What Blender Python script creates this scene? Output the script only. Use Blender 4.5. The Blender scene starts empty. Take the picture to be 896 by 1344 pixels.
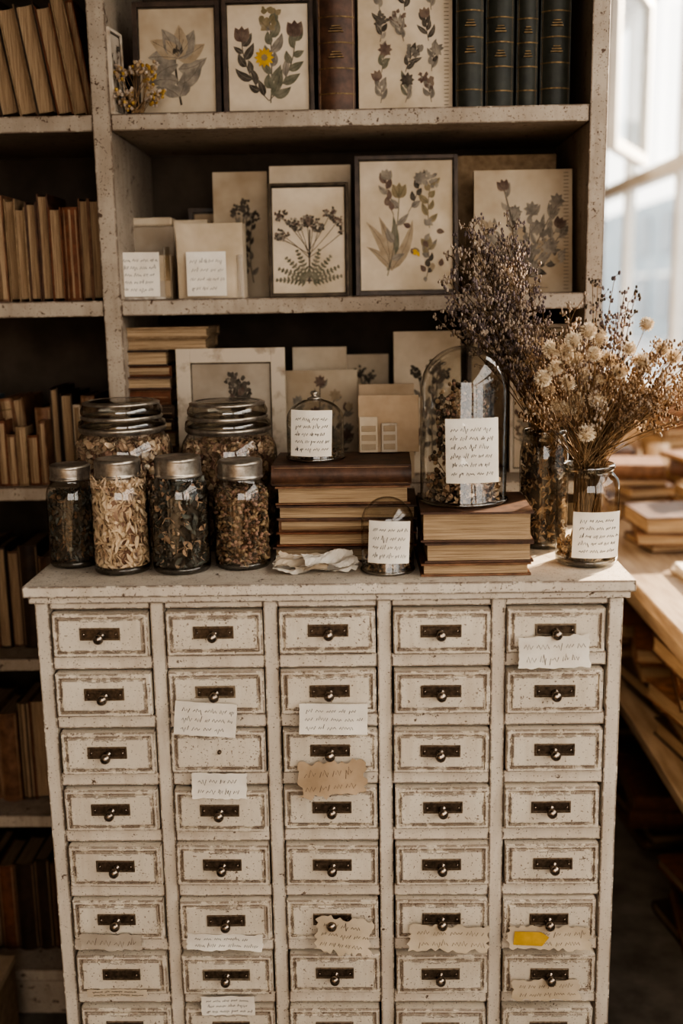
import bpy, math, random
from mathutils import Matrix, Vector, Euler
random.seed(7)
R=random.random
def U(a,b): return a+(b-a)*random.random()
def T(x,y,z,rx=0,ry=0,rz=0):
    return Matrix.Translation((x,y,z)) @ Euler((rx,ry,rz)).to_matrix().to_4x4()
# ------------------------------------------------------------------ materials
MATS={}
def base_mat(name):
    m=bpy.data.materials.new(name); m.use_nodes=True
    nt=m.node_tree; b=nt.nodes["Principled BSDF"]; MATS[name]=m
    return m,nt,b
def N(nt,t,**kw):
    n=nt.nodes.new(t)
    for k,v in kw.items(): setattr(n,k,v)
    return n
def coords(nt,scale=(1,1,1)):
    tc=N(nt,"ShaderNodeTexCoord"); mp=N(nt,"ShaderNodeMapping")
    mp.inputs["Scale"].default_value=scale
    nt.links.new(tc.outputs["Object"],mp.inputs["Vector"]); return mp.outputs[0]
def noise(nt,vec,scale,detail=4,rough=.6):
    n=N(nt,"ShaderNodeTexNoise"); n.inputs["Scale"].default_value=scale
    n.inputs["Detail"].default_value=detail; n.inputs["Roughness"].default_value=rough
    nt.links.new(vec,n.inputs["Vector"]); return n.outputs["Fac"]
def ramp(nt,fac,a,b,ca=0,cb=1):
    r=N(nt,"ShaderNodeMapRange"); r.inputs[1].default_value=a; r.inputs[2].default_value=b
    r.inputs[3].default_value=ca; r.inputs[4].default_value=cb
    nt.links.new(fac,r.inputs[0]); return r.outputs[0]
def mix(nt,fac,c1,c2):
    m=N(nt,"ShaderNodeMix",data_type='RGBA')
    for s,c in ((m.inputs[6],c1),(m.inputs[7],c2)):
        if isinstance(c,tuple): s.default_value=(*c[:3],1)
        else: nt.links.new(c,s)
    if isinstance(fac,(int,float)): m.inputs[0].default_value=fac
    else: nt.links.new(fac,m.inputs[0])
    return m.outputs[2]
def math2(nt,op,a,b):
    m=N(nt,"ShaderNodeMath",operation=op); m.use_clamp=False
    for i,v in enumerate((a,b)):
        if isinstance(v,(int,float)): m.inputs[i].default_value=v
        else: nt.links.new(v,m.inputs[i])
    return m.outputs[0]
def bump(nt,b,h,strength=.3,dist=.001):
    n=N(nt,"ShaderNodeBump"); n.inputs["Strength"].default_value=strength; n.inputs["Distance"].default_value=dist
    nt.links.new(h,n.inputs["Height"]); nt.links.new(n.outputs[0],b.inputs["Normal"])
def simple(name,c,rough=.7,c2=None,scale=30,vs=(1,1,1),metal=0,bmp=0,a=.35,b_=.65,spec=.3,detail=4):
    m,nt,b=base_mat(name)
    b.inputs["Roughness"].default_value=rough; b.inputs["Metallic"].default_value=metal
    b.inputs["Specular IOR Level"].default_value=spec
    if c2 is None: c2=tuple(x*.7 for x in c)
    v=coords(nt,vs); n=noise(nt,v,scale,detail)
    nt.links.new(mix(nt,ramp(nt,n,a,b_),c,c2),b.inputs["Base Color"])
    if bmp: bump(nt,b,n,bmp)
    return m
def paint(name,c,dirty,chip,wear=.5,speck=.62,dirt=.5,chipt=.63,rad=.0035):
    m,nt,b=base_mat(name); b.inputs["Roughness"].default_value=.58
    b.inputs["Specular IOR Level"].default_value=.3
    v=coords(nt); vst=coords(nt,(1,1,.15))
    col=mix(nt,ramp(nt,noise(nt,v,7,5),.38,.68,0,dirt),c,dirty)
    col=mix(nt,ramp(nt,noise(nt,vst,50,5),.48,.70,0,.5),col,dirty)
    sp=ramp(nt,noise(nt,v,360,2,.5),speck,speck+.03)
    col=mix(nt,math2(nt,'MULTIPLY',sp,.85),col,chip)
    ch=ramp(nt,noise(nt,v,60,8,.72),chipt,chipt+.02)
    col=mix(nt,math2(nt,'MULTIPLY',ch,.9),col,chip)
    bv=N(nt,"ShaderNodeBevel"); bv.samples=4; bv.inputs["Radius"].default_value=rad
    ge=N(nt,"ShaderNodeNewGeometry"); dt=N(nt,"ShaderNodeVectorMath",operation='DOT_PRODUCT')
    nt.links.new(bv.outputs[0],dt.inputs[0]); nt.links.new(ge.outputs["Normal"],dt.inputs[1])
    e=math2(nt,'SUBTRACT',1,dt.outputs["Value"])
    e=ramp(nt,e,.002,.04)
    en=ramp(nt,noise(nt,v,70,8,.72),.53-.14*wear,.58-.10*wear)
    e=math2(nt,'MULTIPLY',e,en)
    col=mix(nt,math2(nt,'MINIMUM',math2(nt,'MULTIPLY',e,1.5),.93),col,chip)
    nt.links.new(col,b.inputs["Base Color"])
    hh=math2(nt,'SUBTRACT',noise(nt,vst,120,4),ch)
    bump(nt,b,hh,.4,.0008)
    return m
paint("cabinet_paint",(.68,.61,.52),(.48,.395,.31),(.09,.048,.026),.8,.65,.55,.632,.0038)
paint("drawer_paint",(.70,.63,.53),(.52,.435,.34),(.11,.06,.034),.6,.65,.5,.65,.0034)
paint("shelf_paint",(.46,.39,.315),(.27,.21,.155),(.08,.042,.024),.85,.655,.8,.61)
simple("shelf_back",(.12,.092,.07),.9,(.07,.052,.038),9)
simple("bronze",(.16,.115,.08),.36,(.07,.05,.036),160,metal=.6,bmp=.3)
simple("bronze_worn",(.38,.31,.23),.40,(.19,.145,.105),120,metal=.5)
simple("bronze_rim",(.25,.185,.13),.36,(.12,.088,.062),220,metal=.6)
simple("knob_metal",(.38,.315,.255),.25,(.19,.15,.12),200,metal=.9)
simple("zinc",(.50,.45,.39),.33,(.29,.25,.21),90,metal=.8,bmp=.2)
simple("paper_white",(.82,.77,.69),.85,(.70,.63,.54),14)
simple("paper_cream",(.65,.55,.43),.85,(.46,.365,.26),9)
simple("paper_aged",(.56,.47,.36),.88,(.38,.29,.20),7)
simple("paper_grey",(.47,.40,.325),.88,(.31,.25,.19),8)
simple("paper_kraft",(.54,.41,.29),.88,(.40,.29,.19),12)
simple("tape_yellow",(.66,.40,.07),.7)
simple("ink",(.03,.025,.025),.8)
simple("ink_pale",(.13,.10,.08),.8)
simple("print_grey",(.17,.145,.12),.85,(.33,.28,.22),60)
simple("print_dark",(.055,.045,.035),.85,(.14,.115,.09),80)
simple("print_green",(.115,.11,.075),.85,(.23,.205,.15),60)
simple("print_olive",(.19,.15,.085),.85,(.30,.235,.15),60)
simple("print_plum",(.11,.068,.055),.85,(.22,.16,.12),60)
simple("print_yellow",(.62,.38,.05),.8,(.45,.27,.05),60)
simple("print_beige",(.40,.315,.22),.85,(.30,.225,.15),60)
simple("frame_dark",(.040,.024,.016),.45,(.085,.054,.036),40,bmp=.2,spec=.5)
simple("frame_brass",(.10,.075,.05),.4,(.04,.028,.02),60,metal=.6)
simple("frame_white",(.54,.46,.37),.7,(.24,.17,.115),25,a=.5,b_=.70)
simple("leather_brown",(.13,.062,.035),.5,(.055,.026,.016),45,bmp=.4,spec=.5)
simple("leather_tan",(.24,.125,.07),.55,(.12,.06,.033),40,bmp=.4)
simple("leather_dark",(.035,.022,.016),.5,(.06,.035,.022),50,bmp=.3)
simple("leather_green",(.022,.023,.017),.5,(.036,.036,.026),50,bmp=.3,spec=.4)
simple("cloth_buff",(.34,.24,.15),.8,(.22,.145,.085),60)
simple("cloth_rust",(.20,.082,.043),.8,(.12,.05,.027),60)
simple("cloth_blue",(.10,.13,.15),.8,(.06,.08,.10),60)
simple("gilt",(.26,.175,.085),.5,(.11,.07,.033),150,metal=.5)
simple("pages_lying",(.50,.37,.24),.9,(.22,.145,.085),1,vs=(14,14,1500),a=.36,b_=.66,detail=3)
simple("pages_upright",(.42,.30,.19),.9,(.18,.115,.07),1,vs=(1300,14,14),a=.36,b_=.66,detail=3)
simple("petal_beige",(.60,.44,.31),.8,(.38,.25,.17),80)
simple("petal_rose",(.42,.27,.20),.8,(.26,.15,.11),80)
simple("petal_pale",(.74,.60,.46),.8,(.56,.42,.29),80)
simple("curl_pale",(.80,.64,.46),.8,(.58,.42,.28),70)
simple("herb_dark",(.060,.048,.036),.8,(.11,.085,.062),70)
simple("herb_mid",(.16,.12,.082),.8,(.09,.066,.046),70)
simple("herb_blue",(.18,.18,.155),.8,(.10,.10,.085),70)
simple("herb_brown",(.23,.14,.08),.8,(.125,.073,.041),70)
simple("seed_tan",(.45,.33,.21),.8,(.28,.19,.115),70)
simple("lavender",(.25,.20,.195),.85,(.15,.115,.112),90)
simple("limonium",(.48,.39,.31),.85,(.32,.25,.195),90)
simple("puff",(.80,.70,.55),.9,(.66,.54,.40),120)
simple("puff_core",(.58,.46,.32),.9,(.42,.31,.20),120)
simple("stem",(.22,.14,.075),.8,(.13,.08,.042),60)
simple("stem_pale",(.42,.285,.16),.8,(.28,.18,.10),60)
simple("yellow_dry",(.50,.33,.10),.8,(.34,.20,.06),80)
simple("table_wood",(.40,.31,.225),.5,(.25,.18,.12),6,vs=(8,1,8),spec=.4)
simple("floor_concrete",(.21,.19,.165),.65,(.11,.096,.08),12,bmp=.2,detail=8)
simple("plaster",(.26,.215,.17),.9,(.20,.16,.125),5)
simple("window_white",(.75,.74,.72),.5,(.66,.65,.62),10)
simple("street",(.42,.43,.45),.9,(.34,.35,.37),1)
simple("facade",(.32,.365,.40),.9,(.24,.285,.32),.8)
simple("facade_dark",(.10,.13,.16),.4,(.16,.19,.22),1)
def glass(name,tint,edge,refl=.6,rough=.02,base=.04,e0=.55):
    m,nt,b=base_mat(name); nt.nodes.remove(b)
    out=nt.nodes["Material Output"]
    tr=N(nt,"ShaderNodeBsdfTransparent"); gl=N(nt,"ShaderNodeBsdfGlossy"); gl.inputs["Roughness"].default_value=rough
    lw=N(nt,"ShaderNodeLayerWeight"); lw.inputs["Blend"].default_value=.5
    fac=lw.outputs["Facing"]
    c=mix(nt,ramp(nt,fac,e0,1.0),tint,edge)
    nt.links.new(c,tr.inputs["Color"])
    p=math2(nt,'POWER',fac,4.0); fr=math2(nt,'ADD',math2(nt,'MULTIPLY',p,refl),base)
    ms=N(nt,"ShaderNodeMixShader"); nt.links.new(fr,ms.inputs[0])
    nt.links.new(tr.outputs[0],ms.inputs[1]); nt.links.new(gl.outputs[0],ms.inputs[2])
    nt.links.new(ms.outputs[0],out.inputs["Surface"]); return m
glass("glass_jar",(.97,.965,.945),(.44,.41,.36),.8,.02,.09,.52)
glass("glass_thick",(.82,.79,.73),(.36,.33,.28),.8,.05,.16,.35)
glass("glass_pane",(.98,.985,.985),(.85,.88,.9),.3,.02,.03)
# ------------------------------------------------------------------ mesh builder
class MB:
    def __init__(s): s.v=[];s.f=[];s.m=[];s.s=[];s.mats=[];s.k=0
    def mi(s,n):
        if n not in s.mats: s.mats.append(n)
        return s.mats.index(n)
    def add(s,vs,fs,mat,M=None,smooth=False):
        o=len(s.v); i=s.mi(mat)
        if M is not None: vs=[M@Vector(p) for p in vs]
        s.v.extend([tuple(p) for p in vs])
        for f in fs: s.f.append(tuple(o+a for a in f)); s.m.append(i); s.s.append(smooth)
    def box(s,a,b,mat,M=None):
        x0,y0,z0=a;x1,y1,z1=b
        s.add([(x0,y0,z0),(x1,y0,z0),(x1,y1,z0),(x0,y1,z0),(x0,y0,z1),(x1,y0,z1),(x1,y1,z1),(x0,y1,z1)],
              [(0,3,2,1),(4,5,6,7),(0,1,5,4),(1,2,6,5),(2,3,7,6),(3,0,4,7)],mat,M)
    def lathe(s,prof,mat,M=None,n=32,smooth=True):
        vs=[];fs=[]
        for r,z in prof:
            r=max(r,1e-5)
            for i in range(n):
                a=2*math.pi*i/n; vs.append((r*math.cos(a),r*math.sin(a),z))
        for j in range(len(prof)-1):
            for i in range(n):
                a=j*n+i;b=j*n+(i+1)%n; fs.append((a,b,b+n,a+n))
        s.add(vs,fs,mat,M,smooth)
    def rect(s,w,h,prof,mat,M=None,cap=None):
        vs=[];fs=[]
        for ins,y in prof:
            a=w/2-ins;b=h/2-ins; vs+=[(-a,y,-b),(a,y,-b),(a,y,b),(-a,y,b)]
        for j in range(len(prof)-1):
            for i in range(4):
                a=4*j+i;b=4*j+(i+1)%4; fs.append((a,b,b+4,a+4))
        s.add(vs,fs,mat,M)
        n=4*(len(prof)-1); s.add(vs[n:n+4],[(0,1,2,3)],cap or mat,M)
    def tube(s,pts,r0,r1,mat,n=4,M=None):
        pts=[Vector(p) for p in pts]; vs=[];fs=[]
        for j,p in enumerate(pts):
            d=(pts[min(j+1,len(pts)-1)]-pts[max(j-1,0)])
            if d.length<1e-9: d=Vector((0,0,1))
            d.normalize(); a=d.orthogonal().normalized(); b=d.cross(a)
            r=r0+(r1-r0)*j/(len(pts)-1)
            for i in range(n):
                t=2*math.pi*i/n; vs.append(p+a*r*math.cos(t)+b*r*math.sin(t))
        for j in range(len(pts)-1):
            for i in range(n):
                a=j*n+i;b=j*n+(i+1)%n; fs.append((a,b,b+n,a+n))
        s.add(vs,fs,mat,M,True)
    def ball(s,c,r,mat,sx=1,sy=1,sz=1,n=6,rings=4,M=None):
        vs=[];fs=[]
        for j in range(rings+1):
            t=math.pi*j/rings
            for i in range(n):
                a=2*math.pi*i/n; vs.append((c[0]+r*sx*math.sin(t)*math.cos(a),c[1]+r*sy*math.sin(t)*math.sin(a),c[2]+r*sz*math.cos(t)))
        for j in range(rings):
            for i in range(n):
                a=j*n+i;b=j*n+(i+1)%n; fs.append((a,b,b+n,a+n))
        s.add(vs,fs,mat,M,True)
    def ribbon(s,pts,w,mat,M,yf=None):
        vs=[];fs=[];n=len(pts); y=-.00035-s.k*4e-6; s.k=(s.k+1)%160
        for j,(x,z) in enumerate(pts):
            x2,z2=pts[min(j+1,n-1)];x1,z1=pts[max(j-1,0)]
            dx,dz=x2-x1,z2-z1; l=math.hypot(dx,dz) or 1
            ww=w if isinstance(w,(int,float)) else w[j]
            nx,nz=-dz/l*ww/2,dx/l*ww/2
            yy=y+(yf(x,z) if yf else 0)
            vs+=[(x+nx,yy,z+nz),(x-nx,yy,z-nz)]
        for j in range(n-1): fs.append((2*j,2*j+1,2*j+3,2*j+2))
        s.add(vs,fs,mat,M)
    def obj(s,name,bevel=0,parent=None):
        me=bpy.data.meshes.new(name); me.from_pydata(s.v,[],s.f); me.update()
        for n in s.mats: me.materials.append(MATS[n])
        me.polygons.foreach_set("material_index",s.m); me.polygons.foreach_set("use_smooth",s.s); me.update()
        o=bpy.data.objects.new(name,me); bpy.context.collection.objects.link(o)
        if bevel:
            b=o.modifiers.new("b","BEVEL"); b.width=bevel; b.segments=2; b.limit_method='ANGLE'; b.angle_limit=.9
        if parent: o.parent=parent
        return o
def empty(name):
    o=bpy.data.objects.new(name,None); bpy.context.collection.objects.link(o); return o
# ------------------------------------------------------------------ paper and writing
def paper(mb,M,w,h,mat,torn=0,wave=.0006,cyl=None,lines=0,ink="ink",lw=.0007,curl=0):
    ph=U(0,6)
    def yf(x,z):
        y=wave*math.sin(x*90+ph)+wave*.8*math.sin(z*120+ph*2)
        if cyl: y+=cyl-math.sqrt(max(cyl*cyl-x*x,1e-6))
        if curl: y-=curl*max(0,(-z/(h/2)))**2
        return y
    nx,nz=18,10; vs=[];fs=[]
    for j in range(nz+1):
        for i in range(nx+1):
            x=(i/nx-.5)*w; z=(j/nz-.5)*h
            if torn:
                if j in(0,nz): z+=U(-1,1)*torn
                if i in(0,nx): x+=U(-1,1)*torn
            vs.append((x,yf(x,z),z))
    for j in range(nz):
        for i in range(nx):
            a=j*(nx+1)+i; fs.append((a,a+1,a+nx+2,a+nx+1))
    mb.add(vs,fs,mat,M,True)
    if lines:
        step=h*.82/lines
        for l in range(lines):
            z0=h*.41-step*(l+.6); x=-w*.42+U(0,.05)*w; end=w*U(.28,.43)
            while x<end:
                L=U(.08,.22)*w; p=[];n=max(6,int(L/ (step*.15))); a=step*.20
                for q in range(n):
                    hh=a*(1 if q%2 else -1)*U(.3,1.1)
                    if R()<.14: hh*=2.2
                    p.append((x+L*q/n+U(-.2,.2)*L/n,z0+hh))
                mb.ribbon([c for c in p if c[0]<w*.46] or [(x,z0),(x+.001,z0)],lw,ink,M,yf)
                x+=L+.03*w
# ------------------------------------------------------------------ botanical prints
LIM=[1,1]
def inb(p): return abs(p[0])<LIM[0] and .012<p[1]<LIM[1]
def leaf(mb,M,x,z,a,L,W,mat,bend=.0):
    for tries in range(3):
        n=7;pts=[];ws=[]
        for i in range(n):
            t=i/(n-1); aa=a+bend*t
            pts.append((x+math.cos(aa)*L*t,z+math.sin(aa)*L*t)); ws.append(max(W*math.sin(math.pi*min(1,t**.75*.97+.02)),.0002))
        if all(inb(p) for p in pts): break
        L*=.65; W*=.75
    else: return
    mb.ribbon(pts,ws,mat,M)
    if L>.018:
        mb.ribbon([(x+math.cos(a+bend*t)*L*t,z+math.sin(a+bend*t)*L*t) for t in (.05,.3,.6,.92)],.0005,'print_dark' if mat!='print_dark' else 'print_grey',M@T(0,-.0004,0))
def curve(x,z,a,L,bend,n=8):
    p=[(x,z)]
    for i in range(n):
        a2=a+bend*(i/n); x+=math.cos(a2)*L/n; z+=math.sin(a2)*L/n; p.append((x,z))
    return p
def sprig(mb,M,x,z,a,L,bend,nl,ll,lwid,lm,sm,tip=None,tipm=None):
    p=curve(x,z,a,L,bend)
    for tries in range(4):
        if inb((p[-1][0]*1.1,p[-1][1]+.004)): break
        L*=.82; p=curve(x,z,a,L,bend)
    mb.ribbon(p,max(.0009,L*.012),sm,M)
    for i in range(nl):
        t=(i+1)/(nl+.6)*8; k=min(int(t),7); f=t-k
        px=p[k][0]*(1-f)+p[k+1][0]*f; pz=p[k][1]*(1-f)+p[k+1][1]*f
        ang=math.atan2(p[k+1][1]-p[k][1],p[k+1][0]-p[k][0])
        sd=1 if i%2 else -1
        leaf(mb,M,px,pz,ang+sd*U(.5,1.1),ll*U(.65,1.15),lwid*U(.8,1.1),lm if R()<.75 else 'print_grey',-sd*U(.1,.6))
    e=p[-1]
    if tip=='flower':
        for q in range(8): leaf(mb,M,e[0],e[1],q*math.pi/4+U(-.15,.15),ll*.6,lwid*.9,tipm)
    if tip=='cluster':
        for q in range(16):
            leaf(mb,M,e[0]+U(-1,1)*ll*.45,e[1]+U(-1,1)*ll*.5,U(0,6.3),ll*.35,ll*.28,tipm)
    if tip=='bud':
        for q in (-.45,0,.45): leaf(mb,M,e[0],e[1],a+bend+q,ll*.85,lwid*1.3,tipm)
    return e
def botanical(mb,M,w,h,st):
    LIM[0]=w*.49; LIM[1]=h*.965
    if st=='magnolia':
        mb.ribbon(curve(w*.04,h*.08,1.75,h*.5,-.15),.0035,'print_dark',M)
        for a,z,L in ((.35,.26,.46),(2.75,.30,.44),(-.1,.42,.42),(3.2,.46,.42),(.9,.16,.36),(2.3,.16,.34)): leaf(mb,M,w*.01,h*z,a,w*L,w*.19,'print_grey',.45)
        for a,L in ((.25,.42),(2.9,.40),(.8,.44),(2.35,.44),(1.3,.44),(1.85,.44)): leaf(mb,M,0,h*.52,a,w*L,w*.24,'print_grey' if a in(.8,1.85,2.9) else 'print_beige',.2)
        for a in (1.1,1.57,2.05): leaf(mb,M,0,h*.53,a,w*.28,w*.17,'print_beige' if a!=1.57 else 'print_grey',.1)
        for q in range(10): leaf(mb,M,U(-.05,.05)*w,h*U(.55,.62),U(.6,2.5),w*.07,w*.025,'print_dark')
    elif st=='yellow':
        sprig(mb,M,w*.02,h*.08,1.5,h*.78,.15,11,w*.26,w*.12,'print_green','print_dark','cluster','print_olive')
        sprig(mb,M,0,h*.10,2.35,h*.62,-.8,9,w*.23,w*.10,'print_dark','print_dark','bud','print_plum')
        sprig(mb,M,0,h*.10,.80,h*.66,.8,9,w*.24,w*.11,'print_green','print_dark','bud','print_plum')
        for q in range(12): leaf(mb,M@T(0,-.0009,0),-w*.05,h*.50,q*.52,w*.13,w*.06,'print_yellow')
        for q in range(8): leaf(mb,M@T(0,-.0012,0),-w*.05,h*.50,q*.8,w*.05,w*.03,'print_olive')
    elif st=='grid':
        for r in range(4):
            for c in range(3):
                x=(c-1)*w*.28+U(-.02,.02)*w; z=h*(.08+.225*r)
                sprig(mb,M,x,z,1.57+U(-.35,.35),h*.17,U(-.6,.6),6,w*.14,w*.055,random.choice(['print_grey','print_dark','print_green']),'print_dark',random.choice(['cluster','flower','bud']),random.choice(['print_grey','print_plum','print_dark']))
    elif st=='umbel':
        mb.ribbon(curve(0,h*.10,1.55,h*.5,0),.0022,'print_dark',M)
        for k in range(11):
            a=.55+k*.2; e=curve(0,h*(.34+.03*(k%3)),a,h*U(.28,.44),.2)
            mb.ribbon(e,.001,'print_dark',M); e=e[-1]
            for q in range(30):
                rr=w*.095*math.sqrt(R());t=U(0,6.3); leaf(mb,M,e[0]+rr*math.cos(t),e[1]+rr*.7*math.sin(t),U(0,6.3),w*.045,w*.036,random.choice(['print_dark','print_plum','print_grey','print_dark']))
        for a in (.1,.4,.8,1.2,1.9,2.3,2.7,3.05):
            p=curve(0,h*.12,a,w*.46,.1)
            mb.ribbon(p,.001,'print_dark',M)
            for k in range(1,9):
                for sd in(1,-1): leaf(mb,M,p[k][0],p[k][1],a+sd*1.1,w*.11*(1-k/11),w*.035,'print_green')
    elif st=='tulip':
        for a,x in ((1.15,-.22),(1.75,-.17),(1.45,-.2),(.85,-.18),(2.1,-.16)): leaf(mb,M,x*w,h*.16,a,h*.42,w*.12,random.choice(['print_grey','print_green','print_beige','print_grey']),.3)
        sprig(mb,M,-w*.22,h*.12,1.3,h*.60,.25,4,w*.2,w*.08,'print_grey','print_green','bud','print_olive')
        sprig(mb,M,-w*.14,h*.58,2.0,h*.28,-.5,6,w*.14,w*.07,'print_plum','print_dark','bud','print_grey')
        sprig(mb,M,w*.26,h*.48,1.7,h*.36,-.4,7,w*.15,w*.07,'print_olive','print_dark','cluster','print_grey')
        sprig(mb,M,w*.02,h*.60,1.0,h*.28,.5,5,w*.13,w*.07,'print_dark','print_dark','flower','print_grey')
        sprig(mb,M,w*.22,h*.10,1.3,h*.24,.5,5,w*.14,w*.06,'print_dark','print_dark','bud','print_olive')
        for q in range(16): leaf(mb,M,w*U(.02,.40),h*U(.10,.55),U(0,6.3),w*.09,w*.06,random.choice(['print_olive','print_plum','print_beige','print_grey']))
        for q in range(3): leaf(mb,M,w*.12,h*.30,U(0,6.3),w*.06,w*.04,'print_yellow')
    elif st=='posy':
        for k in range(13):
            a=.55+k*.17; c=random.choice(['print_grey','print_dark','print_grey'])
            sprig(mb,M,0,h*.12,a,h*U(.45,.78),U(-.4,.4),7,w*.15,w*.06,c,'print_dark',random.choice(['cluster','flower','bud']),random.choice(['print_grey','print_beige','print_plum']))
        for k in range(10):
            x=w*U(-.32,.32);z=h*U(.25,.66)
            for q in range(8): leaf(mb,M,x,z,q*.79,w*.09,w*.06,'print_beige' if k%2 else 'print_grey')
        for k in range(2):
            mb.ribbon([(-w*.2,h*(.07-.02*k)),(w*.2,h*(.07-.02*k))],.0006,'ink_pale',M)
    else:
        for k in range(4):
            sprig(mb,M,w*(-.22+.15*k),h*.12,1.3+.15*k,h*U(.5,.75),U(-.5,.5),8,w*.18,w*.085,random.choice(['print_dark','print_plum','print_dark']),'print_dark','cluster','print_dark')
def picture(name,x0,x1,z0,z1,y,lean,style,frame=None,border=.006,pap='paper_cream',rz=0,thick=.012,caption=False):
    mb=MB(); w=x1-x0; h=(z1-z0)/math.cos(lean)
    M=T((x0+x1)/2,y,z0,-lean,0,rz)
    if frame:
        for a,b in (((-w/2,0,0),(-w/2+border,thick,h)),((w/2-border,0,0),(w/2,thick,h)),((-w/2+border,0,0),(w/2-border,thick,border)),((-w/2+border,0,h-border),(w/2-border,thick,h))):
            mb.box((a[0],-.0,a[2]),(b[0],b[1],b[2]),frame,M)
        i=border
        mb.box((-w/2+i,thick*.45,i),(w/2-i,thick,h-i),pap,M)
        iw=w-2*i; ih=h-2*i; Mi=M@T(0,thick*.45,i)
        for a,b in (((-iw/2,0,0),(-iw/2+.002,1,ih)),((iw/2-.002,0,0),(iw/2,1,ih)),((-iw/2,0,0),(iw/2,1,.002)),((-iw/2,0,ih-.002),(iw/2,1,ih))):
            mb.box((a[0],-.0012,a[2]),(b[0],0,b[2]),'print_dark',Mi)
    else:
        mb.box((-w/2,0,0),(w/2,thick,h),pap,M); Mi=M; iw=w; ih=h
    if style: botanical(mb,Mi,iw*.94,ih,style)
    if caption:
        for k in range(int(ih/.006)-1):
            mb.ribbon([(iw*.41,.006+k*.006),(iw*.46,.006+k*.006)],.0009,'ink_pale',Mi)
        mb.ribbon([(-iw*.25,ih*.04),(iw*.25,ih*.04)],.0008,'ink_pale',Mi)
    return mb.obj(name,bevel=.0008 if frame else .0006)
# ------------------------------------------------------------------ books
def book(mb,M,w,d,h,cov,pg,raised=False,t=.0028):
    e=.0042
    mb.box((0,.003,0),(t,d,h),cov,M); mb.box((w-t,.003,0),(w,d,h),cov,M)
    n=7;vs=[];fs=[]
    for i in range(n):
        a=i/(n-1); x=a*w; y=.004-math.sin(math.pi*a)*min(.012,w*.22)
        vs+=[(x,y,0),(x,y,h)]
    for i in range(n-1): fs.append((2*i,2*i+2,2*i+3,2*i+1))
    mb.add(vs,fs,cov,M,True)
    x0,x1=t,w-t; vs=[];fs=[]
    sec=[(x0,d-e),(x0+(x1-x0)*.25,d-e-min(.004,w*.1)*.8),((x0+x1)/2,d-e-min(.004,w*.1)),(x0+(x1-x0)*.75,d-e-min(.004,w*.1)*.8),(x1,d-e),(x1,.002),((x0+x1)/2,-.002),(x0,.002)]
    for x,y in sec: vs.append((x,y,e))
    for x,y in sec: vs.append((x,y,h-e))
    for i in range(8): j=(i+1)%8; fs.append((j,i,i+8,j+8))
    fs.append(tuple(range(8))); fs.append(tuple(range(15,7,-1)))
    mb.add(vs,fs,pg,M)
    if raised:
        for k in (.14,.32,.5,.68,.86):
            vs=[];fs=[]
            for i in range(n):
                a=i/(n-1); x=a*w; y=.0025-math.sin(math.pi*a)*min(.012,w*.22)
                vs+=[(x,y,h*k-.001),(x,y,h*k+.001)]
            for i in range(n-1): fs.append((2*i,2*i+2,2*i+3,2*i+1))
            mb.add(vs,fs,'gilt',M)
        for k in (.41,.59):
            for q in range(3):
                zz=h*k-.004+q*.004
                mb.box((w*(.3+.04*q),-min(.012,w*.22)+.0009,zz),(w*(.7-.04*q),0.003,zz+.0016),'gilt',M)
COV=['leather_brown','leather_tan','cloth_buff','cloth_rust','leather_dark','paper_aged','cloth_buff']
def bookrow(name,x0,x1,y,z,hmin,hmax,depth=.13,fore=.7,lean=0,cov=COV,tmin=.012,tmax=.03):
    mb=MB(); x=x0; i=0
    while x<x1-.01:
        t=min(U(tmin,tmax),x1-x); h=U(hmin,hmax); d=depth*U(.85,1.0)
        yy=y+U(0,.012); ln=lean+(U(-.01,.01) if lean else 0)
        c=random.choice(cov)
        if R()<fore: M=T(x+t,yy+d,z,0,0,math.pi)
        else: M=T(x,yy,z)
        if ln:
            P=T(x,0,z+(t*math.sin(-ln) if ln<0 else 0)+.0005,0,ln,0)@T(-x,0,-z); M=P@M
        book(mb,M,t,d,h,c,'pages_upright',raised=(R()<.3 and c.startswith('leather')),t=.0022)
        x+=t/math.cos(ln)+.0008; i+=1
    return mb.obj(name)
def lying(mb,x,y,z,w,d,t,cov,rz=0,face='fore',raised=False):
    if face=='fore':
        M=T(x,y,z,0,0,rz)@Matrix(((0,0,1,-w/2),(0,-1,0,d/2),(1,0,0,0),(0,0,0,1)))
    else:
        M=T(x,y,z,0,0,rz)@Matrix(((0,0,-1,w/2),(0,1,0,-d/2),(1,0,0,0),(0,0,0,1)))
    book(mb,M,t,d,w,cov,'pages_lying',raised)
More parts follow.
